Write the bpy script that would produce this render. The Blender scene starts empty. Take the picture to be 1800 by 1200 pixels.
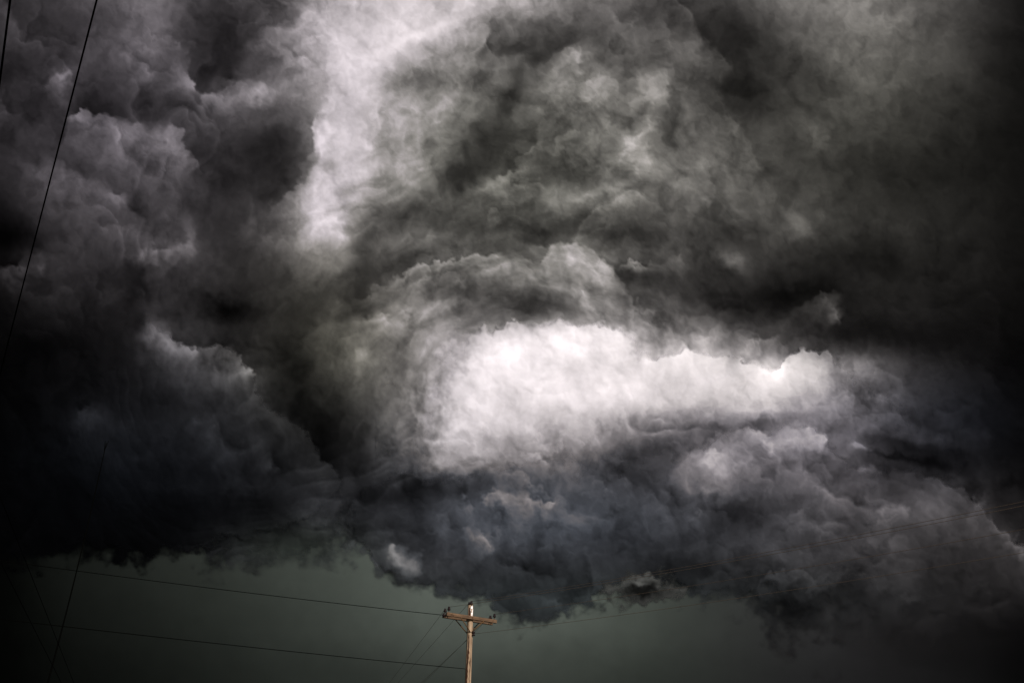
import bpy, bmesh, math
import numpy as np
from mathutils import Vector, Matrix

scene = bpy.context.scene
col = scene.collection

# ---------------------------------------------------------------- camera
PITCH = math.radians(34.0)
FPX = 1350.0                      # focal length in photo pixels (photo is 1800 x 1200)
EYE = 1.6
cam_d = bpy.data.cameras.new('camera')
cam_d.sensor_width = 36.0
cam_d.lens = 36.0 * FPX / 1800.0
cam_d.clip_start = 0.1
cam_d.clip_end = 60000.0
cam = bpy.data.objects.new('camera', cam_d)
cam.location = (0, 0, EYE)
cam.rotation_euler = (math.pi / 2 + PITCH, 0, 0)
col.objects.link(cam)
scene.camera = cam

# ---------------------------------------------------------------- sky light, sun, exposure
SUN_EL = math.radians(30.0)
SUN_AZ = math.radians(148.0)      # from +Y towards +X: behind the camera, to the right
world = bpy.data.worlds.new('World')
scene.world = world
world.use_nodes = True
wn, wl = world.node_tree.nodes, world.node_tree.links
wn.clear()
sky = wn.new('ShaderNodeTexSky')
sky.sky_type = 'NISHITA'
sky.sun_disc = False
sky.sun_elevation = SUN_EL
sky.sun_rotation = SUN_AZ
sky.dust_density = 3.0
bg = wn.new('ShaderNodeBackground')
bg.inputs['Strength'].default_value = 0.05
out = wn.new('ShaderNodeOutputWorld')
wl.new(sky.outputs[0], bg.inputs[0])
wl.new(bg.outputs[0], out.inputs[0])

sun_d = bpy.data.lights.new('sun', 'SUN')
sun_d.energy = 4.6
sun_d.angle = math.radians(0.6)
sun_d.color = (1.0, 0.965, 0.93)
sun = bpy.data.objects.new('sun', sun_d)
sdir = Vector((math.sin(SUN_AZ) * math.cos(SUN_EL), math.cos(SUN_AZ) * math.cos(SUN_EL), math.sin(SUN_EL)))
sun.rotation_euler = sdir.to_track_quat('Z', 'Y').to_euler()
sun.location = sdir * 100
col.objects.link(sun)

vs = scene.view_settings
vs.view_transform = 'Standard'
vs.look = 'None'
vs.exposure = 0.0
vs.gamma = 1.0
vs.use_curve_mapping = False
scene.cycles.transparent_max_bounces = 16
scene.cycles.max_bounces = 4

# ---------------------------------------------------------------- helpers
CP, SP = math.cos(PITCH), math.sin(PITCH)

def ray(px, py):
    """direction of a photo pixel, scaled so that the camera axis part is FPX"""
    x = px - 900.0
    u = 600.0 - py
    return np.array([x + 0 * u, FPX * CP - u * SP + 0 * x, FPX * SP + u * CP + 0 * x])

def at_height(px, py, zr):
    d = ray(px, py)
    d = d * (zr / d[2])
    return Vector((d[0], d[1], d[2] + EYE))

def at_depth(px, py, Y):
    d = ray(px, py)
    d = d * (Y / d[1])
    return Vector((d[0], d[1], d[2] + EYE))

def tag(o, label=None, cat=None, group=None, kind=None):
    if label: o['label'] = label
    if cat: o['category'] = cat
    if group: o['group'] = group
    if kind: o['kind'] = kind
    return o

def link(name, me, mat=None, parent=None):
    o = bpy.data.objects.new(name, me)
    col.objects.link(o)
    if mat is not None:
        me.materials.append(mat)
    if parent is not None:
        o.parent = parent
    return o

# ---------------------------------------------------------------- numpy noise (photo pixel units)
_rng = np.random.RandomState(11)
_perm = _rng.permutation(256)
_perm = np.concatenate([_perm, _perm, _perm])
_ang = _rng.rand(256) * 2 * np.pi
_gx, _gy = np.cos(_ang), np.sin(_ang)

def perlin(x, y, seed=0):
    x = x + seed * 37.137
    y = y + seed * 91.713
    xi = np.floor(x).astype(np.int64); yi = np.floor(y).astype(np.int64)
    xf = x - xi; yf = y - yi
    xi &= 255; yi &= 255
    u = xf * xf * xf * (xf * (xf * 6 - 15) + 10)
    v = yf * yf * yf * (yf * (yf * 6 - 15) + 10)
    def g(ix, iy, dx, dy):
        h = _perm[_perm[ix & 255] + (iy & 255)]
        return _gx[h] * dx + _gy[h] * dy
    a = g(xi, yi, xf, yf); b = g(xi + 1, yi, xf - 1, yf)
    c = g(xi, yi + 1, xf, yf - 1); d = g(xi + 1, yi + 1, xf - 1, yf - 1)
    return ((a + u * (b - a)) + v * ((c + u * (d - c)) - (a + u * (b - a)))) * 1.45

def fbm(x, y, lam, octv, gain=0.5, seed=0):
    s = 0.0; a = 1.0
    for k in range(octv):
        s = s + a * perlin(x / lam, y / lam, seed + k)
        lam *= 0.49; a *= gain
    return s

def billow(x, y, lam, octv, gain=0.5, seed=0):
    """puffy noise: rounded lumps with creases between, about -1 .. 1"""
    s = 0.0; a = 1.0
    for k in range(octv):
        s = s + a * (1.0 - 2.4 * (0.62 - np.sqrt(perlin(x / lam, y / lam, seed + k) ** 2 + 0.004)) - 0.15)
        lam *= 0.48; a *= gain
    return s

def smooth(a, b, x):
    t = np.clip((x - a) / (b - a), 0, 1)
    return t * t * (3 - 2 * t)

def warp(x, y, k=1.0):
    wx = 4.5 * fbm(x, y, 170, 2, 0.5, 3) + 6.0 * fbm(x, y, 62, 2, 0.55, 9) + 4.0 * fbm(x, y, 21, 3, 0.6, 15)
    wy = 4.5 * fbm(x, y, 170, 2, 0.5, 21) + 6.0 * fbm(x, y, 62, 2, 0.55, 27) + 4.0 * fbm(x, y, 21, 3, 0.6, 33)
    return x + k * wx, y + k * wy

def torn(x, y):
    """extra small raggedness for the rims of the billows"""
    g = 0.35 + 1.3 * smooth(-0.25, 0.5, fbm(x, y, 120, 2, 0.5, 160))
    wx = 6.5 * perlin(x / 24, y / 24, 171) + 4.2 * perlin(x / 11.5, y / 11.5, 172) + 2.4 * perlin(x / 6.0, y / 6.0, 173)
    wy = 6.5 * perlin(x / 24, y / 24, 174) + 4.2 * perlin(x / 11.5, y / 11.5, 175) + 2.4 * perlin(x / 6.0, y / 6.0, 176)
    g = g * (1 - 0.55 * np.exp(-((x - 980) / 190) ** 2 - ((y - 580) / 45) ** 2))
    return g * wx, g * wy

# ---------------------------------------------------------------- cloud light, shade and frame-edge darkening painted as grey, node by node (every 100 px)
CLOUD_Y = np.array([0, 50, 100, 150, 200, 250, 300, 350, 400, 450, 500, 550, 600, 650, 700, 750, 800, 850, 900, 1000, 1100, 1200], float)
CLOUD = np.array([
 # 0   100  200  300  400  500  600  700  800  900 1000 1100 1200 1300 1400 1500 1600 1700 1800
 [ 50,  50,  72,  92,  56,  98, 160, 200, 188, 160, 125,  80,  60,  75, 102,  96,  80,  50,  20],
 [ 50,  45,  72,  85,  50, 100, 175, 205, 165, 112,  76,  85,  70,  50,  75,  92,  80,  45,  18],
 [ 45,  50,  78,  74,  54, 108, 188, 192, 142,  82,  76,  82,  78,  50,  66,  82,  70,  44,  18],
 [ 42,  60,  62,  65,  80,  90, 178, 165, 115,  84, 108,  95,  90,  48,  58,  75,  58,  36,  16],
 [ 44,  46,  50,  62,  72,  82, 168, 150, 104,  82, 116, 112,  88,  52,  60,  62,  48,  32,  16],
 [ 42,  55,  80,  80,  50,  55, 170, 152,  90,  74,  94, 124,  95,  65,  60,  50,  38,  28,  15],
 [ 40,  70,  74,  72,  50,  58, 168, 142,  80,  62,  92, 108,  96,  84,  62,  40,  30,  24,  15],
 [ 30,  60,  68,  55,  46,  75, 148, 108,  88,  84,  95, 105,  90,  72,  72,  45,  32,  25,  15],
 [ 14,  42,  64,  58,  48,  92, 122,  84,  76,  80,  92,  76,  74,  58,  66,  48,  34,  26,  15],
 [ 26,  48,  45,  55,  44,  62,  88,  88, 108,  92, 118,  90,  65,  55,  45,  40,  30,  24,  14],
 [ 18,  36,  30,  42,  42,  52,  72, 104,  94, 100, 110,  80,  60,  38,  27,  31,  26,  21,  12],
 [  9,  22,  26,  48,  42,  40,  68, 104, 104, 112, 130, 118,  76,  48,  44,  32,  24,  17,  10],
 [  6,  13,  20,  58,  52,  36,  74, 104, 162, 232, 238, 216, 166, 104,  84,  38,  22,  15,   8],
 [  4,   9,  17,  38,  78,  31,  62, 104, 200, 246, 242, 230, 212, 194, 198, 114,  50,  22,   8],
 [  4,   8,  17,  22,  44,  28,  48, 108, 216, 238, 238, 224, 206, 182, 174, 112,  62,  28,  10],
 [  4,  10,  22,  24,  28,  28,  32, 100, 202, 206, 184, 136, 122, 116, 122,  86,  54,  30,  11],
 [  4,   9,  19,  19,  22,  22,  26,  80, 164, 150, 114,  86,  96, 108, 104,  70,  48,  30,  12],
 [  4,   6,  11,  12,  17,  22,  30,  54,  62,  86,  80,  74,  86,  80,  80,  75,  60,  45,  18],
 [  4,   5,   7,   8,  13,  20,  44,  48,  56,  84,  76,  62,  60,  60,  66,  72,  68,  60,  30],
 [  4,   4,   5,   8,  36,  50,  56,  50,  50,  48,  46,  42,  40,  48,  50,  50,  45,  38,  40],
 [  4,   4,   5,   6,   8,  14,  40,  46,  44,  44,  42,  40,  42,  42,  32,  40,  35,  28,  18],
 [  4,   4,   5,   6,   8,  14,  36,  40,  40,  40,  40,  38,  40,  38,  36,  32,  28,  20,  10]], float)
SKY_GRADIENT = np.array([  # sky brightness gradient and edge darkening painted into the backdrop's colour
 [  4,  18,  30,  40,  50,  60,  74,  86,  92,  92,  90,  78,  64,  52,  48,  46,  42,  36,  26],
 [  4,  18,  28,  38,  48,  60,  72,  84,  92,  92,  90,  78,  64,  54,  50,  48,  42,  36,  26],
 [  4,  13,  22,  30,  39,  49,  60,  70,  77,  78,  75,  68,  58,  48,  42,  38,  33,  26,  16],
 [  3,   9,  15,  21,  28,  36,  43,  50,  54,  55,  53,  48,  43,  38,  34,  30,  25,  18,   9]], float)

def cubic(T, fx, fy):
    ny, nx = T.shape
    def w(t):
        return (0.5 * (-t + 2 * t * t - t ** 3), 0.5 * (2 - 5 * t * t + 3 * t ** 3),
                0.5 * (t + 4 * t * t - 3 * t ** 3), 0.5 * (-t * t + t ** 3))
    fx = np.clip(fx, 0, nx - 1.001); fy = np.clip(fy, 0, ny - 1.001)
    ix = np.floor(fx).astype(int); iy = np.floor(fy).astype(int)
    wx, wy = w(fx - ix), w(fy - iy)
    r = 0
    for j in range(4):
        jj = np.clip(iy + j - 1, 0, ny - 1)
        row = 0
        for i in range(4):
            row = row + wx[i] * T[jj, np.clip(ix + i - 1, 0, nx - 1)]
        r = r + wy[j] * row
    return r

# soft patches of painted light and shade: x, y, rx, ry, turn in degrees, amount
BLOBS = [
 (450, 165, 42, 18, -15, 55), (380, 60, 60, 75, 10, -14), (470, 240, 60, 45, 0, -8), (430, 300, 50, 50, 30, -4),
 (215, 235, 22, 16, 30, 34), (115, 130, 20, 12, -20, 24), (180, 165, 50, 30, 10, -10), (170, 300, 45, 25, 10, -14),
 (15, 425, 55, 38, 0, -16), (330, 420, 13, 28, 0, 42), (260, 450, 34, 18, 0, 26), (268, 468, 9, 6, 0, 26), (235, 510, 26, 50, 0, -16),
 (205, 525, 22, 16, 0, 16), (405, 545, 34, 24, 0, -18), (280, 575, 24, 22, 30, 22), (150, 735, 30, 18, 0, 10),
 (520, 640, 40, 90, 0, -4), (560, 745, 60, 40, 35, -6), (600, 430, 20, 60, 0, 26), (560, 420, 36, 60, 5, 30), (545, 360, 30, 60, 15, 26),
 (590, 60, 40, 50, 0, 22), (520, 50, 30, 14, -20, 20), (610, 220, 36, 70, 10, 24), (565, 250, 10, 50, 12, 36),
 (740, 62, 75, 9, -24, 42), (650, 130, 60, 50, -30, 16), (740, 140, 46, 26, 0, -34), (770, 180, 20, 24, 0, 28), (868, 155, 22, 16, -30, 34),
 (900, 70, 70, 40, -20, -12), (940, 95, 46, 40, 0, -12), (985, 165, 38, 20, 0, 24), (1045, 165, 34, 22, -40, 30),
 (1010, 98, 30, 17, -10, 40), (960, 120, 22, 12, 0, 18), (1145, 165, 22, 34, 20, 34), (1132, 220, 9, 36, 32, 40), (1105, 250, 10, 14, -30, 24),
 (1185, 205, 15, 70, 5, -26), (850, 265, 45, 60, 35, -16), (790, 312, 48, 26, 0, -24), (905, 160, 16, 36, 25, -22), (880, 325, 24, 26, -30, 34), (850, 335, 26, 14, 0, 30),
 (1125, 290, 26, 20, 25, 36), (1080, 335, 40, 16, -20, 26), (960, 290, 34, 18, 0, -14), (1010, 315, 60, 14, 0, -12),
 (700, 215, 14, 50, -10, 16), (640, 330, 26, 40, 0, 14), (680, 370, 60, 24, 0, -20), (1300, 70, 70, 50, 20, -14), (1290, 140, 40, 30, 30, -14),
 (1230, 85, 34, 30, 40, 20), (1270, 120, 16, 16, 0, 18), (1480, 110, 26, 26, 0, 22), (1490, 12, 50, 16, 10, 28), (1580, 25, 46, 16, -20, 16),
 (1440, 240, 36, 24, 20, 24), (1340, 240, 46, 36, 25, 14), (1240, 350, 12, 12, 30, 28), (1215, 365, 14, 14, 0, 22), (1405, 400, 28, 24, 50, 28),
 (1292, 462, 24, 15, 30, 36), (1265, 450, 14, 10, 0, 14), (1380, 520, 60, 22, -10, -16), (1560, 455, 80, 40, 0, -10),
 (1010, 395, 46, 26, 0, -26), (950, 410, 44, 26, 30, -26), (1160, 500, 60, 26, 20, -20), (1140, 415, 60, 14, 0, -14),
 (745, 425, 32, 12, -25, 22), (700, 420, 36, 14, -10, 16), (640, 450, 40, 50, 0, -18), (630, 505, 36, 26, 0, -22),
 (940, 530, 78, 24, 4, -36), (955, 545, 40, 16, 0, -16), (815, 515, 46, 22, -10, -30), (880, 545, 50, 14, -10, -14), (880, 470, 46, 14, 0, 28), (1010, 450, 38, 16, 0, 38),
 (1040, 490, 30, 34, 40, 18), (1070, 490, 9, 34, -15, 32), (1035, 535, 10, 22, -18, 30), (770, 540, 36, 16, -24, 26), (690, 560, 30, 30, 0, 16),
 (640, 625, 22, 30, 30, 26), (560, 560, 40, 60, -20, -6), (700, 640, 30, 46, 20, -14), (620, 750, 50, 40, 0, -2),
 (860, 645, 66, 22, -30, 18), (1050, 588, 60, 16, 0, 26), (840, 620, 18, 20, 0, 12), (1150, 640, 30, 12, 0, -10), (1145, 595, 26, 20, 10, -50),
 (905, 710, 24, 26, 30, -34), (870, 740, 20, 30, 10, -16), (770, 690, 22, 14, 0, -20), (830, 780, 50, 14, -6, -22), (765, 815, 36, 14, 8, 40), (690, 780, 30, 34, 0, -10),
 (960, 770, 34, 40, 20, -8), (1070, 730, 60, 30, 0, -14), (1160, 790, 60, 34, -30, -22), (1250, 760, 40, 26, 0, -26), (1340, 742, 66, 11, -6, -34), (1380, 640, 46, 22, -10, 30),
 (1390, 780, 60, 16, 0, 30), (1260, 810, 40, 20, 10, 26), (1515, 650, 30, 22, 15, 26), (1560, 700, 24, 8, 10, 22), (1490, 700, 22, 16, 0, 14), (1600, 780, 110, 14, 12, -22), (1560, 800, 46, 8, 10, -24),
 (1640, 812, 60, 12, 12, -26), (1505, 780, 20, 8, 10, 26), (1240, 850, 40, 20, 0, 16), (1290, 905, 46, 26, 0, -24), (1200, 890, 34, 14, 0, -6),
 (890, 872, 36, 14, 0, 22), (835, 940, 26, 30, -40, 20), (862, 962, 9, 12, -40, 26), (760, 930, 30, 22, 20, 10), (705, 985, 30, 14, 32, 36), (650, 880, 34, 50, 20, -16),
 (945, 940, 14, 60, 0, -14), (1030, 915, 34, 14, 10, 16), (1110, 850, 60, 24, 20, -12), (1400, 905, 26, 26, 30, 10), (1530, 945, 32, 14, 10, 34), (1520, 828, 16, 5, 0, 44),
 (1215, 1000, 90, 24, -8, -8), (1400, 1072, 44, 30, 0, -14), (1300, 1020, 40, 26, 0, -6), (1760, 860, 60, 30, 0, -14), (1785, 870, 20, 16, 0, 12), (1775, 945, 26, 12, 40, 30),
 (772, 735, 18, 44, 12, -34), (806, 690, 13, 34, 28, -22), (832, 762, 26, 16, -10, -20), (765, 650, 26, 30, 35, -26), (724, 725, 26, 60, 12, 12), (900, 690, 14, 30, 20, -16), (950, 735, 30, 14, -20, -14),
 (560, 365, 34, 52, 10, 30), (880, 205, 140, 32, -54, -18), (715, 372, 100, 26, -30, -14), (1300, 545, 120, 26, 6, -11), (1500, 585, 110, 36, 10, -8), (1180, 690, 90, 30, 5, -10),
 (1270, 820, 80, 30, 0, 13), (1000, 885, 80, 30, 0, -16), (1060, 940, 60, 30, 0, -8), (1130, 850, 60, 24, 10, -8), (1600, 880, 80, 26, 10, 8), (720, 870, 60, 30, -20, -8),
 (555, 452, 38, 36, 0, 16), (400, 545, 62, 28, 0, -16), (385, 322, 40, 26, 20, -14), (690, 862, 46, 18, -20, -14), (1060, 700, 60, 40, 0, 6),
 (450, 780, 34, 16, 30, 14), (380, 750, 26, 24, 30, 8), (420, 860, 60, 16, 0, 6), (300, 850, 50, 10, 0, 4), (560, 900, 40, 36, 0, 16), (545, 830, 50, 20, 40, 10),
]
# painted lit and shaded billow edges: the side to the right of travel (below, when going left to right) changes by a over w, the other by b over v
EDGES = [
 ([(105, 205), (150, 195), (190, 205), (232, 214), (280, 214), (316, 222), (324, 248), (348, 280), (375, 322), (388, 352)], 30, 34, -16, 40),
 ([(45, 305), (72, 293), (100, 293), (132, 312), (170, 328), (205, 345), (235, 340)], 26, 26, -16, 30),
 ([(345, 160), (395, 162), (440, 146), (468, 152), (482, 170)], 34, 24, -6, 30),
 ([(470, 380), (505, 338), (528, 314), (545, 284), (552, 262), (549, 235), (566, 196)], 30, 50, -20, 60),
 ([(300, -20), (288, 50), (310, 82), (326, 122), (346, 162)], 22, 40, -16, 60),
 ([(-20, 474), (34, 470), (50, 456), (84, 460)], 40, 18, -14, 30),
 ([(262, 552), (288, 582), (312, 602), (350, 616), (390, 608), (406, 620), (426, 632), (441, 650), (445, 672)], 46, 26, -18, 34),
 ([(446, 672), (462, 716), (500, 738), (540, 768), (572, 806), (602, 850)], 13, 34, -8, 30),
 ([(338, 722), (370, 748), (396, 786), (425, 792), (452, 788), (476, 802), (494, 840)], 20, 26, -8, 22),
 ([(130, 720), (170, 716), (210, 726)], 9, 22, -4, 20),
 ([(955, 118), (978, 92), (1012, 84), (1028, 102)], 30, 18, -12, 22),
 ([(828, 330), (850, 312), (884, 308), (908, 296), (950, 240)], 26, 26, -12, 26),
 ([(590, 540), (640, 530), (656, 508), (690, 490), (742, 466), (792, 455), (832, 446), (872, 448), (920, 450), (946, 463), (966, 440), (992, 431), (1022, 430), (1052, 446), (1076, 470), (1092, 502), (1124, 534)], 40, 20, -22, 40),
 ([(1084, 474), (1110, 457), (1140, 464), (1170, 465), (1198, 452)], 40, 11, -12, 22),
 ([(1092, 500), (1126, 548), (1160, 575), (1200, 590)], 22, 12, -10, 16),
 ([(728, 805), (740, 748), (764, 690), (798, 640), (834, 596)], 6, 40, -5, 40),
 ([(812, 604), (826, 590), (846, 573), (880, 576), (906, 565), (946, 571), (985, 562), (1010, 571), (1046, 562), (1080, 571), (1106, 584), (1116, 602)], 26, 26, -30, 22),
 ([(1100, 622), (1150, 628), (1190, 624), (1204, 610), (1222, 620), (1252, 627), (1300, 630), (1334, 638), (1358, 648), (1388, 622), (1413, 611), (1434, 618), (1464, 622), (1472, 636), (1484, 654)], 40, 30, -36, 20),
 ([(1205, 606), (1236, 590), (1264, 574), (1282, 592), (1322, 601), (1355, 596), (1380, 588)], 30, 20, -12, 22),
 ([(1392, 566), (1408, 546), (1430, 541), (1450, 519), (1464, 529), (1474, 550), (1486, 570)], 56, 20, -10, 26),
 ([(1230, 780), (1262, 764), (1310, 760), (1350, 758), (1376, 744), (1402, 750), (1432, 751), (1450, 770), (1466, 794)], 36, 24, -22, 18),
 ([(1484, 784), (1506, 775), (1534, 792)], 22, 10, -10, 14),
 ([(1496, 828), (1540, 826), (1600, 833), (1642, 839), (1690, 856), (1712, 878)], 12, 30, -16, 24),
 ([(1722, 884), (1736, 906), (1756, 926), (1776, 946), (1804, 968), (1900, 1040)], 30, 18, -14, 26),
 ([(1600, 880), (1650, 886), (1690, 905), (1730, 920)], 14, 14, -6, 16),
 ([(690, 838), (720, 828), (746, 845), (790, 846), (830, 831), (872, 822)], -26, 30, 16, 22),
 ([(900, 826), (944, 806), (984, 796), (992, 772)], -10, 16, 26, 8),
 ([(846, 876), (868, 862), (900, 859), (920, 866), (952, 876), (984, 881)], 36, 16, -12, 20),
 ([(1000, 888), (1060, 902), (1092, 922)], 14, 16, -6, 18),
 ([(826, 918), (850, 944), (870, 974)], 26, 16, -12, 14),
 ([(680, 962), (706, 964), (726, 980), (744, 991)], 34, 16, -10, 16),
 ([(1375, 920), (1390, 896), (1412, 890)], 12, 22, -8, 18),
 ([(696, 522), (740, 490), (790, 480), (824, 492)], 18, 14, -14, 16),
 ([(636, 562), (680, 545), (720, 540), (764, 520)], 20, 20, -14, 18),
 ([(846, 472), (900, 462), (944, 476)], 16, 14, -8, 14),
 ([(1000, 455), (1040, 465), (1068, 490), (1080, 524)], 20, 12, -16, 14),
 ([(1008, 562), (1030, 518), (1046, 544), (1064, 556)], 26, 9, -14, 10),
 ([(1096, 520), (1140, 545), (1184, 562)], 20, 10, -12, 12),
 ([(955, 252), (1000, 230), (1040, 225), (1062, 242)], 16, 20, -10, 18),
 ([(1056, 272), (1098, 266), (1112, 250), (1142, 212)], 20, 14, -10, 14),
 ([(896, 332), (940, 320), (980, 335), (1050, 335), (1084, 324)], 20, 16, -12, 16),
 ([(856, 382), (900, 375), (930, 385), (964, 400)], 22, 14, -10, 14),
 ([(770, 196), (790, 168), (812, 150), (826, 168)], 20, 14, -10, 14),
 ([(1030, 150), (1050, 134), (1076, 150), (1070, 180)], 20, 16, -10, 16),
 ([(1110, 150), (1140, 122), (1170, 132), (1184, 170)], 20, 20, -12, 18),
 ([(1196, 70), (1236, 66), (1268, 100), (1292, 128)], 16, 26, -10, 24),
 ([(1380, 360), (1300, 200), (1210, 180)], -8, 40, 6, 40),
 ([(176, 402), (220, 395), (270, 410), (304, 398)], 14, 18, -8, 18),
 ([(252, 436), (300, 442), (330, 428), (350, 442)], 18, 16, -8, 18),
 ([(212, 468), (240, 500), (272, 544)], 12, 18, -10, 20),
 ([(0, 196), (40, 200), (84, 224)], 9, 20, -6, 20),
 ([(80, 128), (112, 118), (134, 132)], 16, 16, -6, 18),
 ([(1176, 836), (1208, 802), (1250, 790), (1294, 800)], 20, 24, -12, 18),
 ([(1376, 832), (1440, 822), (1484, 836)], 12, 20, -10, 18),
 ([(1116, 902), (1180, 880), (1234, 880)], 14, 24, -8, 20),
 ([(1436, 862), (1490, 850), (1540, 870), (1604, 892)], 12, 18, -9, 18),
 ([(936, 962), (1000, 940), (1064, 950)], 12, 22, -8, 20),
 ([(756, 884), (800, 870), (844, 892)], 14, 22, -8, 20),
 ([(696, 904), (740, 885), (780, 905), (804, 944)], 14, 24, -8, 22),
 ([(1010, 806), (1060, 800), (1104, 832)], -12, 20, 10, 18),
 ([(1330, 1040), (1345, 1012), (1400, 1000), (1450, 1016)], 10, 24, -5, 18),
]
ARC_C = (960.0, 690.0)

def seg_sd(px, py, pts):
    """distance to an open polyline, side (+ right of travel) and position along it 0..1"""
    pts = np.array(pts, float)
    seg = np.diff(pts, axis=0); ln = np.hypot(seg[:, 0], seg[:, 1]); cum = np.concatenate([[0], np.cumsum(ln)])
    best = np.full(px.shape, 1e9); side = np.ones(px.shape); pos = np.zeros(px.shape)
    for k in range(len(seg)):
        ax, ay = pts[k]; dx, dy = seg[k] / ln[k]
        rx, ry = px - ax, py - ay
        t = np.clip(rx * dx + ry * dy, 0, ln[k])
        d = np.hypot(rx - t * dx, ry - t * dy)
        m = d < best
        best = np.where(m, d, best)
        side = np.where(m, np.where(-rx * dy + ry * dx >= 0, 1.0, -1.0), side)
        pos = np.where(m, (cum[k] + t) / cum[-1], pos)
    return best, side, pos

def tone(x, y):
    """grey value 0..255 of the storm cloud at a direction, light and shade painted in"""
    xw, yw = warp(x, y)
    xl, yl = x + 0.6 * (xw - x), y + 0.6 * (yw - y)
    ex, ey = torn(x, y)
    xt, yt = xw + ex, yw + ey
    fray = np.maximum(0, fbm(x, y, 75, 3, 0.6, 180) + 0.12)
    vary = np.clip(0.85 + 0.75 * fbm(x, y, 66, 2, 0.5, 190), 0.25, 1.5)
    L = cubic(CLOUD, xl / 100.0, np.interp(yl, CLOUD_Y, np.arange(len(CLOUD_Y))))
    for bx, by, rx, ry, a, amt in BLOBS:
        R = 3.0 * max(rx, ry)
        m = (np.abs(xw - bx) < R) & (np.abs(yw - by) < R)
        if not m.any(): continue
        ca, sa = math.cos(math.radians(a)), math.sin(math.radians(a))
        dx, dy = xw[m] + 0.7 * ex[m] - bx, yw[m] + 0.7 * ey[m] - by
        u, v = (dx * ca + dy * sa) / rx, (-dx * sa + dy * ca) / ry
        L[m] += amt * np.exp(-(u * u + v * v))
    for pts, a, w, b, v in EDGES:
        P = np.array(pts)
        R = 3.2 * max(w, v)
        m = (xw > P[:, 0].min() - R) & (xw < P[:, 0].max() + R) & (yw > P[:, 1].min() - R) & (yw < P[:, 1].max() + R)
        if not m.any(): continue
        d, s, t = seg_sd(xt[m], yt[m], pts)
        endf = smooth(0, 0.10, t) * smooth(0, 0.10, 1 - t)
        k = np.where(s > 0, a * np.exp(-(d / w) ** 1.3), b * np.exp(-(d / v) ** 1.3))
        soft = smooth(0.0, 1.0, d / (2.5 + 26 * fray[m]))
        k = k * soft + (1 - soft) * 0.5 * (a + b)
        L[m] += k * endf * vary[m]
    L = np.maximum(L, 2.5) * (1 + 0.16 * smooth(1420, 1600, x) * (1 - smooth(520, 640, y)))
    L = np.where(L > 200, 200 + (L - 200) * 0.75, L)
    # wisps: torn vapour, drawn out around the bright gap
    dx, dy = x - ARC_C[0], (y - ARC_C[1]) * 1.25
    r = np.hypot(dx, dy) + 1; th = np.arctan2(dy, dx)
    # rotation of the storm: vapour stretched along circles round the gap (0 is up, the seam points down)
    th = np.arctan2(dx, -dy) + 0.10 * fbm(x, y, 150, 3, 0.5, 55)
    lr = np.log(r / 350.0) * 350.0 + 22 * fbm(x, y, 120, 3, 0.5, 50) + 46 * th
    arc = fbm(th * 350.0 / 2.6, lr, 62, 5, 0.58, 60) + 0.5 * (0.4 - np.abs(fbm(th * 350.0 / 2.4, lr, 40, 4, 0.6, 66)))
    spin = smooth(120, 230, r) * (1 - smooth(560, 900, r)) * (1 - smooth(640, 800, y - 0.35 * np.abs(x - 960) * (x < 960)))
    spin = spin * (1 - smooth(1100, 1300, x) * smooth(470, 570, y))
    q1, q2 = warp(x * 1.0, y * 1.0, 1.5)
    tex = fbm(q1, q2, 84, 6, 0.60, 70) + 0.9 * (0.36 - np.abs(fbm(q1 + 0.8 * ex, q2 + 0.8 * ey, 58, 5, 0.6, 76)))
    def fronts(period, lam, A, seed):  # painted billow rims, lit on one side and shaded on the other
        phi = (0.9 * yt - 0.42 * xt) * (1 - 0.7 * spin) + (250.0 - r - 60 * th) * 0.7 * spin
        t = phi / period + A * fbm(x + 0.6 * (xw - x) + 0.5 * ex, y + 0.6 * (yw - y) + 0.5 * ey, lam, 3, 0.36, seed)
        u = t - np.floor(t)
        lit = np.exp(-3.2 * u) * smooth(0.0, 0.07 + 0.25 * np.minimum(fray, 1), u)
        shade = np.exp(-2.6 * (1 - u)) * smooth(0.0, 0.06, 1 - u)
        on = smooth(-0.25, 0.45, fbm(x, y, lam * 1.1, 2, 0.5, seed + 7))
        return on * (lit - 0.14 - 0.48 * shade)
    folds = fronts(150.0, 190.0, 1.25, 200) + 0.6 * fronts(72.0, 92.0, 0.95, 220) + 0.3 * fronts(34.0, 40.0, 0.8, 240)
    edge = smooth(0, 1, (y - 1000) / 200.0)
    amp = (0.19 + 0.10 * np.exp(-((x - 980) / 330) ** 2 - ((y - 240) / 200) ** 2)) * (1 - 0.5 * edge) * (1 - 0.45 * smooth(1500, 1800, x)) * (1 - 0.72 * smooth(140, 225, L))
    fold_amp = 0.42 * (1 - 0.6 * edge) * (1 - 0.85 * smooth(115, 205, L)) * (1 - 0.65 * smooth(1150, 1400, x) * (1 - smooth(480, 640, y)))
    f = np.maximum(0.25, 1 + amp * tex * (1 - 0.2 * spin) + 0.20 * spin * arc * (1 - 0.6 * smooth(140, 225, L)) + fold_amp * (1 - 0.3 * spin) * folds)
    crisp = np.exp(-((x - 1080) / 480) ** 2 - ((y - 300) / 270) ** 2) * (1 - smooth(150, 220, L))
    L = L * f ** (1.04 + 0.12 * crisp) * (1 - 0.05 * crisp)
    return np.maximum(L, 1.6)

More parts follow.
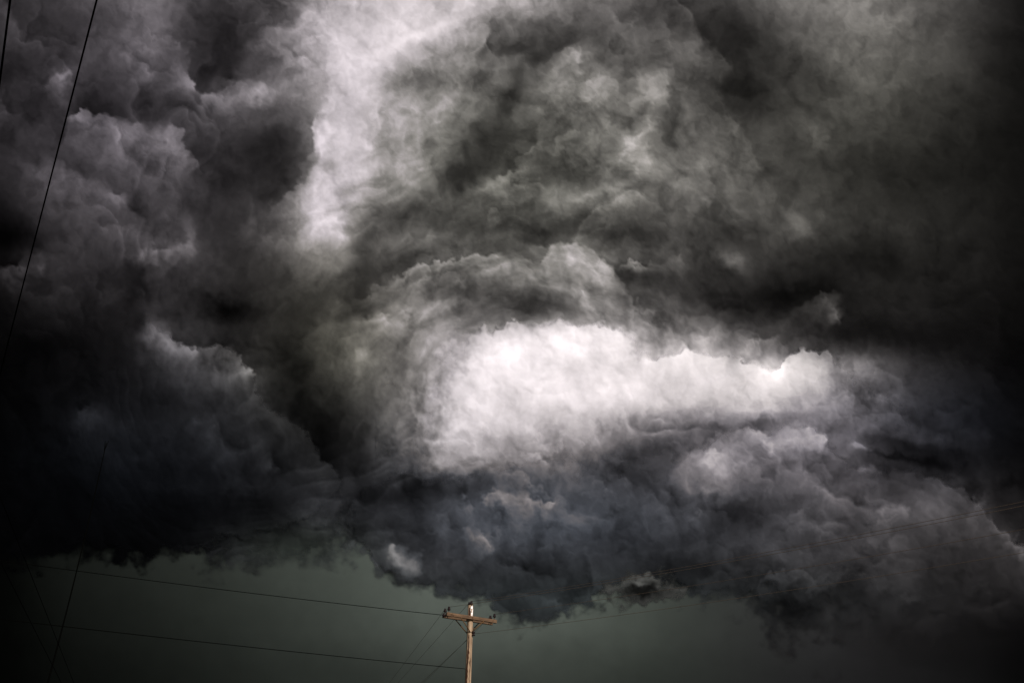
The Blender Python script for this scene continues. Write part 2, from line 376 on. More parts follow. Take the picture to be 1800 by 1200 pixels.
def tint(x, y, L):
    """storm cloud colour cast by region, linear multipliers"""
    c = np.ones((len(x), 3))
    def mix(w, t):
        nonlocal c
        c = c * (1 - w[:, None]) + np.array(t)[None, :] * w[:, None]
    g = lambda cx, cy, rx, ry: np.exp(-((x - cx) / rx) ** 2 - ((y - cy) / ry) ** 2)
    dark = 1 - smooth(110, 200, L)
    c[:] = (1.0, 0.955, 1.03)
    mix(0.9 * g(150, 200, 420, 330), (1.00, 0.935, 1.12))
    mix(0.9 * g(900, 300, 330, 260) * dark, (0.99, 1.01, 0.93))
    mix(0.9 * g(560, 640, 150, 200) * dark, (1.02, 1.01, 0.84))
    mix(0.9 * g(1550, 250, 420, 330), (1.01, 1.02, 0.93))
    mix(0.95 * g(980, 920, 420, 130) * (1 - smooth(65, 115, L)), (0.84, 0.97, 1.24))
    mix(0.85 * g(1450, 780, 300, 120) * dark, (0.99, 0.95, 1.13))
    mix(0.9 * g(150, 850, 380, 190), (0.77, 0.93, 1.28))
    mix(0.95 * g(520, 965, 130, 48), (0.84, 1.03, 0.95))
    mix(0.8 * g(1000, 1060, 500, 60) * dark, (0.78, 1.0, 1.12))
    mix(0.8 * g(1720, 740, 160, 90), (0.82, 0.92, 1.25))
    return c

K_LIT = 1.2       # radiance of a white sheet facing the camera's side of the sky, for these lamps

def srgb_lin(v):
    v = np.clip(v / 255.0, 0, 1)
    return np.where(v <= 0.04045, v / 12.92, ((v + 0.055) / 1.055) ** 2.4)

def relief(x, y, rough=1.0):
    """how far the billows bulge towards the viewer, in pixels at the wall's distance"""
    q1, q2 = warp(x, y, 0.8)
    h = 7.5 * fbm(q1, q2, 230, 2, 0.5, 80) + 5.0 * np.sqrt(fbm(q1, q2, 92, 2, 0.5, 84) ** 2 + 0.05) \
        + 1.7 * np.sqrt(fbm(q1, q2, 40, 2, 0.5, 88) ** 2 + 0.06) + 0.5 * fbm(q1, q2, 17, 2, 0.45, 92)
    return h * rough

BASE = np.array([(-900, 972), (300, 975), (450, 975), (560, 962), (620, 945), (650, 975), (690, 1025), (760, 1030), (860, 1048), (900, 1078), (940, 1090), (1000, 1068), (1075, 1032), (1110, 1020),
                 (1190, 1034), (1290, 1040), (1400, 1106), (1500, 1150), (1800, 1210), (2900, 1210)], float)

def wall(x, y):
    """billows of the storm's face, dying out towards the ragged base"""
    up = np.maximum(0, np.interp(x, BASE[:, 0], BASE[:, 1]) - y)
    calm = 1 - 0.6 * np.exp(-((x - 1080) / 320) ** 2 - ((y - 690) / 90) ** 2)
    return (relief(x, y) * calm + 5.0) * (1 - np.exp(-up / 60.0)), 1 - np.exp(-up / 45.0)

def poly_sd(px, py, poly):
    P = np.array(poly, float)
    n = len(P)
    best = np.full(px.shape, 1e9)
    inside = np.zeros(px.shape, bool)
    for k in range(n):
        ax, ay = P[k]; bx, by = P[(k + 1) % n]
        dx, dy = bx - ax, by - ay
        l2 = dx * dx + dy * dy
        t = np.clip(((px - ax) * dx + (py - ay) * dy) / l2, 0, 1)
        best = np.minimum(best, np.hypot(px - ax - t * dx, py - ay - t * dy))
        c = ((ay > py) != (by > py))
        xx = ax + (py - ay) * dx / (dy if dy != 0 else 1e-9)
        inside ^= c & (px < xx)
    return np.where(inside, best, -best)

# ---------------------------------------------------------------- materials
def new_mat(name):
    m = bpy.data.materials.new(name)
    m.use_nodes = True
    m.node_tree.nodes.clear()
    return m, m.node_tree.nodes, m.node_tree.links

def cloud_material(name, grain):
    m, n, l = new_mat(name)
    o = n.new('ShaderNodeOutputMaterial')
    at = n.new('ShaderNodeAttribute'); at.attribute_name = 'painted_vapour'
    geo = n.new('ShaderNodeNewGeometry')
    nz = n.new('ShaderNodeTexNoise'); nz.inputs['Scale'].default_value = grain; nz.inputs['Detail'].default_value = 5
    nz.inputs['Roughness'].default_value = 0.62
    mr = n.new('ShaderNodeMapRange'); mr.inputs['From Min'].default_value = 0.25; mr.inputs['From Max'].default_value = 0.75
    mr.inputs['To Min'].default_value = 0.97; mr.inputs['To Max'].default_value = 1.03
    mul = n.new('ShaderNodeVectorMath'); mul.operation = 'SCALE'
    l.new(geo.outputs['Position'], nz.inputs['Vector'])
    l.new(nz.outputs['Fac'], mr.inputs['Value'])
    l.new(at.outputs['Color'], mul.inputs[0]); l.new(mr.outputs[0], mul.inputs['Scale'])
    d = n.new('ShaderNodeBsdfDiffuse'); d.inputs['Roughness'].default_value = 0.0
    t = n.new('ShaderNodeBsdfTransparent')
    mx = n.new('ShaderNodeMixShader')
    l.new(mul.outputs[0], d.inputs['Color'])
    l.new(at.outputs['Alpha'], mx.inputs[0]); l.new(t.outputs[0], mx.inputs[1]); l.new(d.outputs[0], mx.inputs[2])
    l.new(mx.outputs[0], o.inputs[0])
    return m

CLOUD_MAT = cloud_material('storm_vapour', 0.012)

# ---------------------------------------------------------------- cloud builder
def axis(a, b, step, inner0, inner1, coarse=14.0):
    v = []
    x = a
    while x < b:
        v.append(x)
        x += step if inner0 - 8 <= x <= inner1 + 8 else coarse
    v.append(b)
    return np.array(v)

def grid_mesh(name, X, Y, keep, P, C, flip=False):
    ny, nx = X
    idx = np.arange(ny * nx).reshape(ny, nx)
    a, b, c, d = idx[:-1, :-1].ravel(), idx[:-1, 1:].ravel(), idx[1:, 1:].ravel(), idx[1:, :-1].ravel()
    q = np.stack([a, d, c, b] if not flip else [a, b, c, d], axis=1)
    k = keep[q].any(axis=1)
    q = q[k]
    used = np.unique(q)
    remap = np.full(ny * nx, -1, np.int64); remap[used] = np.arange(len(used))
    return P[used], C[used], remap[q]

def cloud(name, box, step, dist, poly, soft, bulge, wsoft, rough=True, tonefn=tone, tintfn=tint, fade=None, thick=350.0):
    """closed body of vapour: front sheet of billows on an upright wall at `dist` metres, back sheet behind it"""
    x0, y0, x1, y1 = box
    ax = axis(x0, x1, step, 0, 1800); ay = axis(y0, y1, step, 0, 1200)
    GX, GY = np.meshgrid(ax, ay)
    x, y = GX.ravel(), GY.ravel()
    xw, yw = warp(x, y)
    ex, ey = torn(x, y)
    sd = poly_sd(xw + ex, yw + ey, poly)
    sf = soft(xw, yw) if callable(soft) else soft
    sf = sf * (0.6 + 2.2 * np.maximum(0, fbm(x, y, 75, 3, 0.6, 180) + 0.12))
    al = smooth(-sf * 0.5, sf * 0.5, sd + 0.3 * sf * fbm(x, y, 26, 3, 0.6, 120))
    if fade is not None:
        al = al * fade(xw, yw)
    L = tonefn(x, y)
    rgb = srgb_lin(L)[:, None] * tintfn(x, y, L) / K_LIT  # light and shade in the grey value go into the surface colour
    C = np.concatenate([np.clip(rgb, 0.0006, 0.93), np.clip(al, 0, 1)[:, None]], axis=1)
    sds = poly_sd(xw, yw, poly)
    wh, wf = wall(x, y) if rough else (0, 0)
    h = (bulge * (1 - np.exp(-np.maximum(sds, 0) / wsoft)) * wf + wh) if rough else 0 * x
    d = ray(x, y)
    Y = 6000.0 - (6000.0 - dist) * (0.08 + 0.92 * wf) - h * (6000.0 / 1119.0)
    P = (d * (Y / d[1])).T + np.array([0, 0, EYE])
    P0, C0, Q0 = grid_mesh(name, GX.shape, None, al > 0.015, P, C)
    # back sheet, coarser
    s = 5
    sub = np.zeros(GX.shape, bool)
    jy = np.unique(np.concatenate([np.arange(0, GX.shape[0], s), [GX.shape[0] - 1]])); jx = np.unique(np.concatenate([np.arange(0, GX.shape[1], s), [GX.shape[1] - 1]]))
    ii = (jy[:, None] * GX.shape[1] + jx[None, :]).ravel()
    Yb = Y[ii] + h[ii] * (dist / 1119.0) + thick * (1 - np.exp(-np.maximum(sd[ii], 0) / (2 * wsoft))) + 20
    Pb = (d[:, ii] * (Yb / d[1, ii])).T + np.array([0, 0, EYE])
    P1, C1, Q1 = grid_mesh(name, (len(jy), len(jx)), None, al[ii] > 0.92, Pb, C[ii], flip=True)
    V = np.concatenate([P0, P1]); CC = np.concatenate([C0, C1]); Q = np.concatenate([Q0, Q1 + len(P0)])
    me = bpy.data.meshes.new(name)
    me.vertices.add(len(V)); me.vertices.foreach_set('co', V.astype(np.float32).ravel())
    me.loops.add(4 * len(Q)); me.loops.foreach_set('vertex_index', Q.astype(np.int32).ravel())
    me.polygons.add(len(Q)); me.polygons.foreach_set('loop_start', (np.arange(len(Q)) * 4).astype(np.int32))
    me.update(calc_edges=True)
    me.polygons.foreach_set('use_smooth', np.ones(len(Q), bool))
    at = me.color_attributes.new('painted_vapour', 'FLOAT_COLOR', 'POINT')  # colour with cloud light and shade painted in, alpha for ragged edges
    at.data.foreach_set('color', CC.astype(np.float32).ravel())
    me.validate()
    return link(name, me, CLOUD_MAT)

# ---------------------------------------------------------------- ground and far rain sky
def ground_material():
    m, n, l = new_mat('prairie_grass')
    o = n.new('ShaderNodeOutputMaterial'); b = n.new('ShaderNodeBsdfPrincipled')
    b.inputs['Roughness'].default_value = 0.95
    tc = n.new('ShaderNodeTexCoord')
    nz = n.new('ShaderNodeTexNoise'); nz.inputs['Scale'].default_value = 0.35; nz.inputs['Detail'].default_value = 8
    cr = n.new('ShaderNodeValToRGB')
    cr.color_ramp.elements[0].position = 0.3; cr.color_ramp.elements[0].color = (0.022, 0.032, 0.012, 1)
    cr.color_ramp.elements[1].position = 0.7; cr.color_ramp.elements[1].color = (0.055, 0.058, 0.026, 1)
    l.new(tc.outputs['Object'], nz.inputs['Vector']); l.new(nz.outputs[0], cr.inputs[0]); l.new(cr.outputs[0], b.inputs['Base Color']); l.new(b.outputs[0], o.inputs[0])
    return m

bm = bmesh.new()
rings = [0, 20, 60, 200, 800, 3000, 7000, 12000]
prev = None
for r in rings:
    if r == 0:
        prev = [bm.verts.new((0, 0, 0))]
        continue
    cur = [bm.verts.new((r * math.cos(a), r * math.sin(a), 0)) for a in np.linspace(0, 2 * math.pi, 48, endpoint=False)]
    for i in range(48):
        j = (i + 1) % 48
        if len(prev) == 1: bm.faces.new((prev[0], cur[i], cur[j]))
        else: bm.faces.new((prev[i], cur[i], cur[j], prev[j]))
    prev = cur
me = bpy.data.meshes.new('ground'); bm.to_mesh(me); bm.free()
tag(link('ground', me, ground_material()), 'dark grassy field under the storm', kind='structure')

def painted_sky_tone(x, y):  # backdrop grey with the sky's gradient painted in
    xw, yw = warp(x, y, 1.2)
    L = cubic(SKY_GRADIENT, xw / 100.0, (yw - 900) / 100.0)
    return np.maximum(1.0 * L * (1 + 0.05 * fbm(xw, yw * 1.0, 190, 4, 0.55, 140)), 1.6)

def rain_tint(x, y, L):
    w = smooth(1100, 1500, x)[:, None]
    return np.array([0.86, 1.03, 0.93])[None, :] * (1 - w) + np.array([0.95, 0.98, 1.06])[None, :] * w

sky_o = cloud('sky', (-500, 700, 2300, 1560), 6.0, 6000.0, [(-900, 300), (2900, 300), (2900, 1900), (-900, 1900)], 4, 0, 60,
              rough=False, tonefn=painted_sky_tone, tintfn=rain_tint, thick=900.0)
tag(sky_o, 'dark green grey rain sky under the storm clouds', kind='structure')

# ---------------------------------------------------------------- the storm clouds
canopy = cloud('storm_cloud', (-320, -260, 2120, 1040), 2.2, 5994.0,
               [(-900, -900), (2900, -900), (2900, 1000), (1300, 940), (660, 940), (636, 962), (608, 958), (575, 974), (530, 982), (480, 988), (420, 986), (365, 976), (330, 930), (-900, 900)],
               lambda x, y: 26 + 30 * smooth(900, 960, y), 0, 60)
tag(canopy, 'vast swirling dark grey storm cloud filling the top of the sky', 'cloud')

white = cloud('bright_cloud', (660, 530, 1840, 905), 2.0, 5984.0,
              [(690, 842), (722, 790), (736, 758), (748, 715), (770, 672), (796, 628), (826, 590), (846, 573), (880, 576), (906, 565), (946, 571), (985, 562), (1010, 571), (1046, 562), (1080, 571), (1106, 584), (1116, 602),
               (1122, 622), (1150, 628), (1190, 624), (1204, 610), (1222, 620), (1252, 627), (1300, 630), (1334, 638), (1358, 648), (1388, 622), (1413, 611), (1434, 618), (1464, 622), (1472, 636), (1484, 654),
               (1540, 690), (1600, 720), (1650, 760), (1690, 790), (1700, 830), (1500, 880), (1100, 890), (800, 880)],
              lambda x, y: 9 + 40 * smooth(1480, 1560, x) + 90 * (1 - smooth(760, 860, x)), 1.5, 22)
tag(white, 'brilliant white sunlit cloud in the gap below the dark storm cloud', 'cloud')

slate = cloud('slate_cloud', (570, 730, 1680, 1200), 2.0, 5974.0,
              [(606, 905), (640, 862), (690, 838), (720, 828), (746, 845), (790, 846), (830, 831), (872, 822), (930, 812), (984, 798), (1040, 800), (1120, 790), (1200, 800), (1262, 768), (1310, 762), (1350, 759), (1376, 745), (1402, 751), (1432, 752), (1450, 771), (1466, 795),
               (1490, 818), (1530, 838), (1620, 850), (1620, 960), (1520, 1040), (1452, 1060), (1440, 1085), (1400, 1106), (1352, 1085), (1330, 1050), (1290, 1040), (1240, 1048), (1190, 1034), (1150, 1030), (1110, 1020), (1075, 1032), (1040, 1050), (1005, 1068), (975, 1085), (940, 1092), (905, 1080), (882, 1074), (858, 1046), (830, 1052), (800, 1046), (772, 1046), (758, 1028), (720, 1030), (692, 1026), (672, 1010), (652, 975), (622, 945)],
              lambda x, y: 9 + 24 * smooth(975, 1020, y) + 60 * np.exp(-((x - 1080) / 170) ** 2) * (1 - smooth(830, 900, y)) + 95 * smooth(1260, 1380, x) * smooth(950, 1020, y) + 10 * (1 - smooth(640, 720, x)),
              1.5, 26)
tag(slate, 'slate grey lower cloud with ragged base above the utility pole', 'cloud')

shelf = cloud('shelf_cloud', (-320, 520, 640, 1015), 2.0, 5974.0,
              [(-900, 590), (60, 590), (180, 560), (262, 552), (288, 582), (312, 602), (350, 616), (390, 608), (406, 620), (426, 632), (441, 650), (445, 672), (462, 716), (500, 738), (540, 768), (572, 806), (602, 850), (600, 880),
               (566, 905), (528, 922), (480, 938), (430, 944), (380, 952), (338, 964), (300, 976), (232, 986), (200, 976), (140, 970), (60, 978), (-900, 972)],
              lambda x, y: 8 + 34 * smooth(380, 500, x) * smooth(820, 900, y) + 24 * smooth(920, 960, y), 1.5, 24,
              fade=lambda x, y: np.maximum(smooth(200, 290, x), smooth(545, 660, y)))
tag(shelf, 'near black shelf cloud with flat ragged base over green sky', 'cloud')

bank = cloud('cloud_bank', (1440, 800, 2120, 1300), 2.4, 5964.0,
             [(1440, 850), (1496, 828), (1540, 826), (1600, 833), (1642, 839), (1690, 856), (1712, 878), (1722, 884), (1736, 906), (1756, 926), (1776, 946), (1804, 968), (1900, 1040), (2200, 1150), (2200, 1600), (1480, 1600), (1440, 1150), (1425, 1000)],
             lambda x, y: 6 + 30 * (1 - smooth(1500, 1580, x)), 1.5, 30, fade=lambda x, y: smooth(1450, 1560, x) * (1 - smooth(1020, 1220, y)))
tag(bank, 'dim grey cloud bank with sloping shoulder behind the power lines', 'cloud')

def scud_tone(x, y):
    xw, yw = warp(x, y)
    ex, ey = torn(x, y)
    xw, yw = xw + 0.7 * ex, yw + 0.7 * ey
    heart = np.exp(-((xw - 1130) / 34.0) ** 2 - ((yw - 1038) / 15.0) ** 2)
    rim = np.exp(-((xw - 1126) / 46.0) ** 2) * np.exp(-((yw - 1017 - 0.006 * (xw - 1128) ** 2) / 8.0) ** 2)
    L = 58 - 40 * np.minimum(1, 1.25 * heart) + 34 * rim  # bright upper rim and shaded core painted into the grey
    return np.maximum(L * (1 + 0.12 * fbm(x, y, 24, 3, 0.5, 150)), 10)

scud = cloud('scud_cloud', (1040, 985, 1230, 1095), 1.6, 5960.0,
             [(1060, 1040), (1086, 1026), (1104, 1012), (1128, 1006), (1152, 1013), (1172, 1026), (1200, 1036), (1184, 1052), (1158, 1058), (1140, 1068), (1116, 1060), (1088, 1052)],
             20, 1, 14, tonefn=scud_tone, tintfn=lambda x, y, L: np.tile(np.array([[0.95, 1.0, 1.0]]), (len(x), 1)), thick=90)
tag(scud, 'small torn scud cloud, dark heart with pale rim, under slate cloud', 'cloud')

# ---------------------------------------------------------------- pole materials
def wood_material(name, light, mid, dark, crack=True):
    m, n, l = new_mat(name)
    o = n.new('ShaderNodeOutputMaterial'); b = n.new('ShaderNodeBsdfPrincipled')
    b.inputs['Roughness'].default_value = 0.9; b.inputs['Specular IOR Level'].default_value = 0.15
    tc = n.new('ShaderNodeTexCoord'); mp = n.new('ShaderNodeMapping')
    mp.inputs['Scale'].default_value = (14, 14, 0.8) if crack else (1.2, 22, 22)
    nz = n.new('ShaderNodeTexNoise'); nz.inputs['Scale'].default_value = 1.6; nz.inputs['Detail'].default_value = 8; nz.inputs['Roughness'].default_value = 0.65
    cr = n.new('ShaderNodeValToRGB')
    e = cr.color_ramp.elements
    e[0].position = 0.34; e[0].color = (*dark, 1)
    e[1].position = 0.66; e[1].color = (*light, 1)
    k = e.new(0.46); k.color = (*mid, 1)
    l.new(tc.outputs['Object'], mp.inputs['Vector']); l.new(mp.outputs[0], nz.inputs['Vector']); l.new(nz.outputs[0], cr.inputs[0])
    bp = n.new('ShaderNodeBump'); bp.inputs['Strength'].default_value = 0.5; bp.inputs['Distance'].default_value = 0.02
    l.new(nz.outputs[0], bp.inputs['Height']); l.new(bp.outputs[0], b.inputs['Normal'])
    l.new(cr.outputs[0], b.inputs['Base Color']); l.new(b.outputs[0], o.inputs[0])
    return m

def plain(name, colr, rough=0.6, metal=0.0):
    m, n, l = new_mat(name)
    o = n.new('ShaderNodeOutputMaterial'); b = n.new('ShaderNodeBsdfPrincipled')
    b.inputs['Roughness'].default_value = rough; b.inputs['Metallic'].default_value = metal
    b.inputs['Specular IOR Level'].default_value = 0.1
    nz = n.new('ShaderNodeTexNoise'); nz.inputs['Scale'].default_value = 9; nz.inputs['Detail'].default_value = 4
    mx = n.new('ShaderNodeMix'); mx.data_type = 'RGBA'
    mx.inputs[6].default_value = (*[c * 0.75 for c in colr], 1); mx.inputs[7].default_value = (*[c * 1.25 for c in colr], 1)
    l.new(nz.outputs[0], mx.inputs[0]); l.new(mx.outputs[2], b.inputs['Base Color']); l.new(b.outputs[0], o.inputs[0])
    return m

M_POLE = wood_material('weathered_pole_wood', (0.43, 0.31, 0.205), (0.22, 0.145, 0.092), (0.05, 0.028, 0.018))
M_ARM = wood_material('crossarm_wood', (0.155, 0.094, 0.054), (0.092, 0.055, 0.032), (0.03, 0.016, 0.011), crack=False)
M_CRACK = plain('split_wood', (0.035, 0.012, 0.006), 0.95)
M_GLARE = plain('painted_sun_glare', (0.85, 0.80, 0.78), 0.5)  # white for the painted sun glare
M_IRON = plain('rusty_iron', (0.10, 0.055, 0.022), 0.8, 0.3)
M_PORC = plain('brown_porcelain', (0.014, 0.008, 0.008), 0.35)
M_WIRE = plain('weathered_wire', (0.085, 0.060, 0.042), 0.8)
M_BLACK = plain('black_cable', (0.0012, 0.0012, 0.001), 1.0)
M_BLACK.node_tree.nodes['Principled BSDF'].inputs['Specular IOR Level'].default_value = 0.0

# ---------------------------------------------------------------- mesh helpers
def tube_mesh(name, pts, radii, seg=8, cap=True):
    pts = [Vector(p) for p in pts]
    if not isinstance(radii, (list, tuple)): radii = [radii] * len(pts)
    bm = bmesh.new(); ringsv = []
    for i, p in enumerate(pts):
        t = (pts[min(i + 1, len(pts) - 1)] - pts[max(i - 1, 0)]).normalized()
        up = Vector((0, 0, 1)) if abs(t.z) < 0.95 else Vector((1, 0, 0))
        a = t.cross(up).normalized(); b = t.cross(a).normalized()
        ringsv.append([bm.verts.new(p + (a * math.cos(2 * math.pi * k / seg) + b * math.sin(2 * math.pi * k / seg)) * radii[i]) for k in range(seg)])
    for r0, r1 in zip(ringsv, ringsv[1:]):
        for k in range(seg):
            bm.faces.new((r0[k], r0[(k + 1) % seg], r1[(k + 1) % seg], r1[k]))
    if cap:
        bm.faces.new(ringsv[0][::-1]); bm.faces.new(ringsv[-1])
    bmesh.ops.recalc_face_normals(bm, faces=bm.faces)
    for f in bm.faces: f.smooth = True
    me = bpy.data.meshes.new(name); bm.to_mesh(me); bm.free()
    return me

def box_mesh(name, size, bevel=0.008, jitter=0.0):
    bm = bmesh.new(); bmesh.ops.create_cube(bm, size=1.0)
    for v in bm.verts: v.co = Vector((v.co.x * size[0], v.co.y * size[1], v.co.z * size[2]))
    bmesh.ops.bevel(bm, geom=list(bm.edges), offset=bevel, segments=2, affect='EDGES')
    me = bpy.data.meshes.new(name); bm.to_mesh(me); bm.free()
    return me

def lathe_mesh(name, prof, seg=20):
    bm = bmesh.new(); rr = []
    for r, z in prof:
        rr.append([bm.verts.new((r * math.cos(2 * math.pi * k / seg), r * math.sin(2 * math.pi * k / seg), z)) for k in range(seg)])
    for a, b in zip(rr, rr[1:]):
        for k in range(seg): bm.faces.new((a[k], a[(k + 1) % seg], b[(k + 1) % seg], b[k]))
    bm.faces.new(rr[0][::-1]); bm.faces.new(rr[-1])
    bmesh.ops.recalc_face_normals(bm, faces=bm.faces)
    for f in bm.faces: f.smooth = True
    me = bpy.data.meshes.new(name); bm.to_mesh(me); bm.free()
    return me

# ---------------------------------------------------------------- utility pole
POLE = at_depth(826, 1087, 30.0)           # where the crossarm meets the pole
PX, PY, ARM_Z = POLE.x, POLE.y, POLE.z
TOP_Z = at_depth(826, 1064, 30.0).z
pole = bpy.data.objects.new('utility_pole', None)
pole.location = (PX, PY, 0)
col.objects.link(pole)
tag(pole, 'weathered wooden utility pole with double crossarm and dark insulators', 'utility pole')
ARM_A = math.radians(31)
ux = Vector((math.cos(ARM_A), math.sin(ARM_A), 0))          # along the crossarm
un = Vector((math.sin(ARM_A), -math.cos(ARM_A), 0))         # towards the viewer, across it

def part(name, me, mat, loc=(0, 0, 0), rot=None, parent=None):
    o = link(name, me, mat, parent or pole)
    o.location = loc
    if rot is not None: o.rotation_euler = rot
    return o

def pole_r(z): return 0.135 - 0.030 * z / TOP_Z
rs = np.random.RandomState(4)
bm = bmesh.new(); rv = []
zs = np.concatenate([[-1.2, 0], np.linspace(0.4, TOP_Z, 34)])
for z in zs:
    ring = []
    for k in range(20):
        a = 2 * math.pi * k / 20
        r = pole_r(max(z, 0)) * (1 + 0.035 * math.sin(3 * a + z * 0.7) + 0.012 * rs.randn())
        ring.append(bm.verts.new((r * math.cos(a) + 0.012 * math.sin(z * 0.9), r * math.sin(a), z)))
    rv.append(ring)
for a, b in zip(rv, rv[1:]):
    for k in range(20): bm.faces.new((a[k], a[(k + 1) % 20], b[(k + 1) % 20], b[k]))
bm.faces.new(rv[-1]); bm.faces.new(rv[0][::-1])
for f in bm.faces: f.smooth = True
me = bpy.data.meshes.new('shaft'); bm.to_mesh(me); bm.free()
shaft = part('shaft', me, M_POLE)

# long split that runs down the shaft: a wedge of dark torn wood, wandering and uneven
def crack_strip(name, z0, z1, a0, wid, seed, mat, proud=0.004):
    r2 = np.random.RandomState(seed)
    n = max(8, int((z1 - z0) / 0.09))
    bm = bmesh.new(); L, R, Li, Ri = [], [], [], []
    for i in range(n + 1):
        z = z0 + (z1 - z0) * i / n
        a = a0 + 0.16 * math.sin(z * 2.1 + seed) + 0.05 * r2.randn()
        w = wid * (0.45 + 0.75 * r2.rand()) * math.sin(math.pi * min(1, max(0.04, i / n * 0.96 + 0.02))) ** 0.3
        r = pole_r(z) * 1.045 + proud
        sx = 0.012 * math.sin(z * 0.9)
        for lst, aa, rr in ((L, a - w, r), (R, a + w, r), (Li, a - w, r - 0.03), (Ri, a + w, r - 0.03)):
            lst.append(bm.verts.new((rr * math.cos(aa) + sx, rr * math.sin(aa), z)))
    for i in range(n):
        bm.faces.new((L[i], R[i], R[i + 1], L[i + 1]))
        bm.faces.new((Li[i], L[i], L[i + 1], Li[i + 1])); bm.faces.new((R[i], Ri[i], Ri[i + 1], R[i + 1]))
    me = bpy.data.meshes.new(name); bm.to_mesh(me); bm.free()
    return part(name, me, mat, parent=shaft)
crack_strip('split', 3.2, ARM_Z - 0.6, math.radians(252), 0.30, 3, M_CRACK)
crack_strip('split', ARM_Z + 0.02, TOP_Z - 0.10, math.radians(258), 0.30, 8, M_CRACK)
crack_strip('split', ARM_Z - 2.4, ARM_Z - 1.5, math.radians(285), 0.10, 12, M_CRACK)
# sun glare on the pole's head, painted as a white strip
crack_strip('glare_patch', ARM_Z + 0.06, TOP_Z - 0.01, math.radians(304), 0.50, 21, M_GLARE, proud=0.002)

ARM_L = 2.14
arm_me = box_mesh('crossarm', (ARM_L, 0.095, 0.125), 0.008)
off = pole_r(ARM_Z) + 0.05
arms = []
for s in (1, -1):
    c = un * (off * s)
    a = part('crossarm', arm_me if s == 1 else arm_me.copy(), M_ARM if s == 1 else None, (c.x, c.y, ARM_Z), (0, 0, ARM_A))
    arms.append(a)
# through bolts
for t in (-ARM_L / 2 + 0.18, 0.0, ARM_L / 2 - 0.18):
    p0 = ux * t + un * (off + 0.085); p1 = ux * t - un * (off + 0.085)
    part('bolt', tube_mesh('bolt', [(p0.x, p0.y, ARM_Z), (p1.x, p1.y, ARM_Z)], 0.013, 6), M_IRON)
# flat iron braces
for s in (1, -1):
    for e in (-1, 1):
        p0 = ux * (0.50 * e) + un * ((off + 0.053) * s) + Vector((0, 0, ARM_Z - 0.05))
        p1 = ux * (0.02 * e) + un * ((pole_r(ARM_Z) + 0.015) * s) + Vector((0, 0, ARM_Z - 0.52))
        part('brace', tube_mesh('brace', [p0, p1], 0.021, 4), M_IRON)

ins_prof = [(0.018, -0.02), (0.030, 0.0), (0.070, 0.012), (0.078, 0.028), (0.062, 0.046), (0.046, 0.058), (0.060, 0.072), (0.060, 0.088), (0.044, 0.100), (0.038, 0.112), (0.050, 0.124), (0.046, 0.142), (0.022, 0.152)]
ins_me = lathe_mesh('insulator', [(r * 0.86, z * 0.9) for r, z in ins_prof])
ins_me.materials.append(M_PORC)
pin_me = lathe_mesh('pin', [(0.013, -0.02), (0.013, 0.09), (0.018, 0.10), (0.018, 0.12)], 8)
pin_me.materials.append(M_IRON)
INS = {}
for key, e in (('a', -1), ('b', 1)):
    for s in (1, -1):
        c = ux * (e * (ARM_L / 2 - 0.09)) + un * (off * s)
        i = link('insulator', ins_me, None, pole); i.location = (c.x, c.y, ARM_Z + 0.0625 + 0.085)
        p = link('pin', pin_me, None, i); p.location = (0, 0, -0.10)
        INS[key, s] = Vector((PX + c.x, PY + c.y, ARM_Z + 0.0625 + 0.085 + 0.118))
# pole top: two insulators on a ridge iron
ridge = part('ridge_iron', box_mesh('ridge_iron', (0.05, 2 * pole_r(TOP_Z) + 0.16, 0.03), 0.005), M_IRON, (0, 0, TOP_Z + 0.010), (0, 0, ARM_A))
for s in (1, -1):
    c = un * (0.085 * s)
    i = link('insulator', ins_me, None, pole); i.location = (c.x, c.y, TOP_Z + 0.02)
    INS['t', s] = Vector((PX + c.x, PY + c.y, TOP_Z + 0.02 + 0.118))
# spool for the neutral wire, low on the right of the shaft
NZ = at_depth(832, 1114, 30.0).z
rd = Vector((math.cos(-0.35), math.sin(-0.35), 0))
spool_c = rd * (pole_r(NZ) + 0.055)
sp = part('spool', lathe_mesh('spool', [(0.03, -0.075), (0.062, -0.065), (0.066, -0.04), (0.036, -0.018), (0.036, 0.018), (0.066, 0.04), (0.062, 0.065), (0.03, 0.075)]), M_PORC, (spool_c.x, spool_c.y, NZ))
part('clevis', tube_mesh('clevis', [(-spool_c.x * 0.7, -spool_c.y * 0.7, 0), (0, 0, 0)], 0.02, 6), M_IRON, parent=sp)
SPOOL = Vector((PX + spool_c.x, PY + spool_c.y, NZ))
# dead-end clamp on the left arm end
ce = ux * (-ARM_L / 2 - 0.03)
part('dead_end_clamp', lathe_mesh('dead_end_clamp', [(0.02, -0.07), (0.05, -0.06), (0.055, 0.0), (0.05, 0.06), (0.02, 0.07)], 12), M_PORC, (ce.x, ce.y, ARM_Z - 0.01))
DEAD = Vector((PX + ce.x, PY + ce.y, ARM_Z - 0.01))

# ---------------------------------------------------------------- wires
def wire(label, p0, p1, sag, r, mat, ext=0.0, group=None, n=40):
    """p1 is a point the wire passes; it goes on by `ext` beyond it in the same run"""
    p0, p1 = Vector(p0), Vector(p1)
    T = 1.0 + ext
    pts = []
    for i in range(n + 1):
        t = T * i / n
        p = p0.lerp(p1, t)
        p.z -= sag * 4 * (t / T) * (1 - t / T)
        pts.append(p)
    me = tube_mesh('power_line', pts, r, 6)
    return tag(link('power_line', me, mat), label, 'wire', group)

R_W = 0.0058
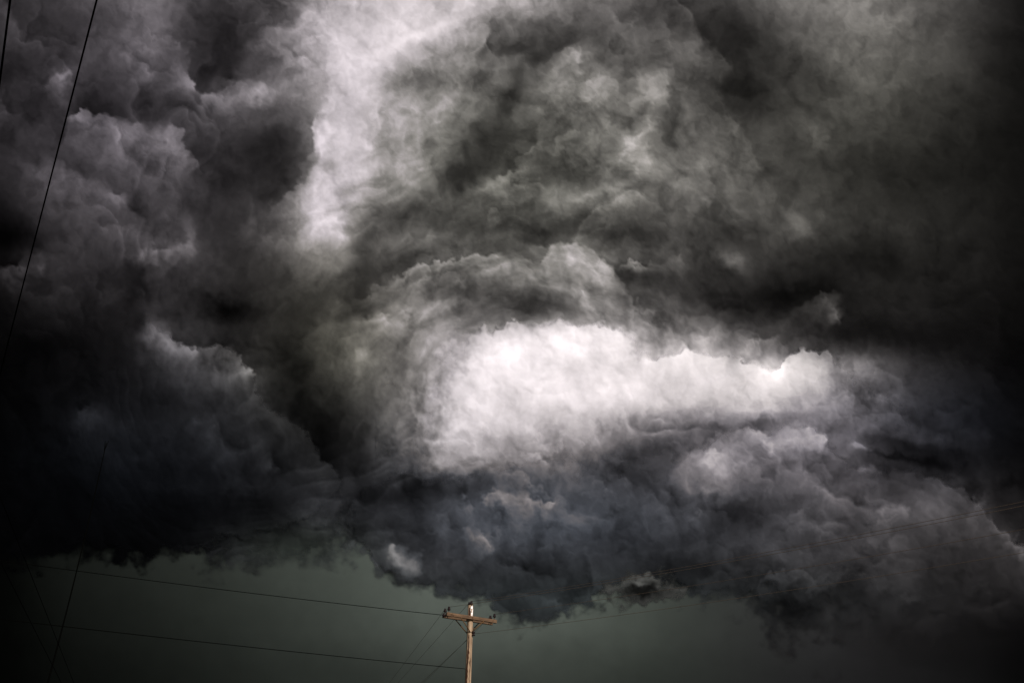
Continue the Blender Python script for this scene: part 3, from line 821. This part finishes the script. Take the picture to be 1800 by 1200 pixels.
# towards the near right
wire('upper right hand wire leaving the pole top insulator towards right', INS['t', 1], at_height(1800, 866, 7.4), 0.25, R_W, M_WIRE, 0.4)
wire('wire from left crossarm insulator passing just under pole top wire to the right', INS['a', 1], at_height(1800, 873, 7.2), 0.25, R_W, M_WIRE, 0.4)
wire('wire from right crossarm insulator sloping up across slate cloud', INS['b', 1], at_height(1800, 918, 7.0), 0.2, R_W, M_WIRE, 0.4)
wire('lowest right hand wire leaving the spool on the pole shaft', SPOOL, at_height(1800, 958, 6.3), 0.2, R_W, M_WIRE, 0.4)
# away behind the pole, to the lower left
wire('wire from left crossarm insulator descending away behind the pole', INS['a', -1], at_height(684, 1200, 7.5), 0.0, R_W, M_WIRE, 0.9)
wire('wire from pole top insulator descending away behind the crossarm', INS['t', -1], at_height(699, 1200, 7.5), 0.0, R_W, M_WIRE, 0.9)
wire('wire from right crossarm insulator descending behind the pole shaft', INS['b', -1], at_height(744, 1200, 7.1), 0.0, R_W, M_WIRE, 0.9)
wire('wire from spool descending away behind the pole shaft', SPOOL, at_height(740, 1200, 6.4), 0.0, R_W, M_WIRE, 0.9)
# across to the left
LOWZ = at_depth(822, 1175, 30.0).z
wire('upper left wire running from crossarm end under black shelf cloud', DEAD, at_height(20, 981, 7.7), 0.12, 0.011, M_BLACK, 0.5)
wire('lower left wire running from pole shaft across green sky', (PX - pole_r(LOWZ), PY - 0.02, LOWZ), at_height(30, 1086, 5.6), 0.08, 0.011, M_BLACK, 0.5)
# faint lines at the far left, parallel to the run behind the pole
wire('faint steep wire crossing both left wires', at_height(0, 872, 7.9), at_height(130, 1200, 7.2), 0.0, 0.010, M_BLACK, 0.6)
wire('faint steep wire nearest the dark left edge, crossing only lower left wire', at_height(0, 985, 5.9), at_height(108, 1200, 5.3), 0.0, 0.008, M_BLACK, 0.6)
# overhead cables close by
wire('black overhead cable crossing the purple grey clouds at upper left', at_height(196, -100, 5.6), at_height(36, 518, 5.6), 0.0, 0.007, M_BLACK, 0.9)
wire('short black overhead cable cutting the top left corner', at_height(32, -110, 5.6), at_height(0, 140, 5.6), 0.0, 0.0085, M_BLACK, 1.2)

# ---------------------------------------------------------------- slender mast at the left
mt = at_depth(187, 778, 40.0)
mb = at_depth(75, 1200, 40.0)
base_x = mb.x + (mb.x - mt.x) * (mb.z / (mt.z - mb.z))
mast = bpy.data.objects.new('antenna_mast', None); mast.location = (base_x, 40.0, 0); col.objects.link(mast)
tag(mast, 'slender black mast rising against the near black shelf cloud', 'mast')
v = mt - Vector((base_x, 40.0, 0))
n = 16
part('mast_tube', tube_mesh('mast_tube', [v * (i / n) + Vector((0.25 * math.sin(math.pi * i / n), 0, 0)) for i in range(n + 1)], [0.055 - 0.035 * i / n for i in range(n + 1)], 8), M_BLACK, parent=mast)
for s in (-1, 1):
    part('prong', tube_mesh('prong', [v * 0.975, v + Vector((0.10 * s, 0, 0.12))], 0.014, 6), M_BLACK, parent=mast)
part('base_plate', box_mesh('base_plate', (0.4, 0.4, 0.06), 0.01), M_BLACK, (0, 0, 0.03), parent=mast)
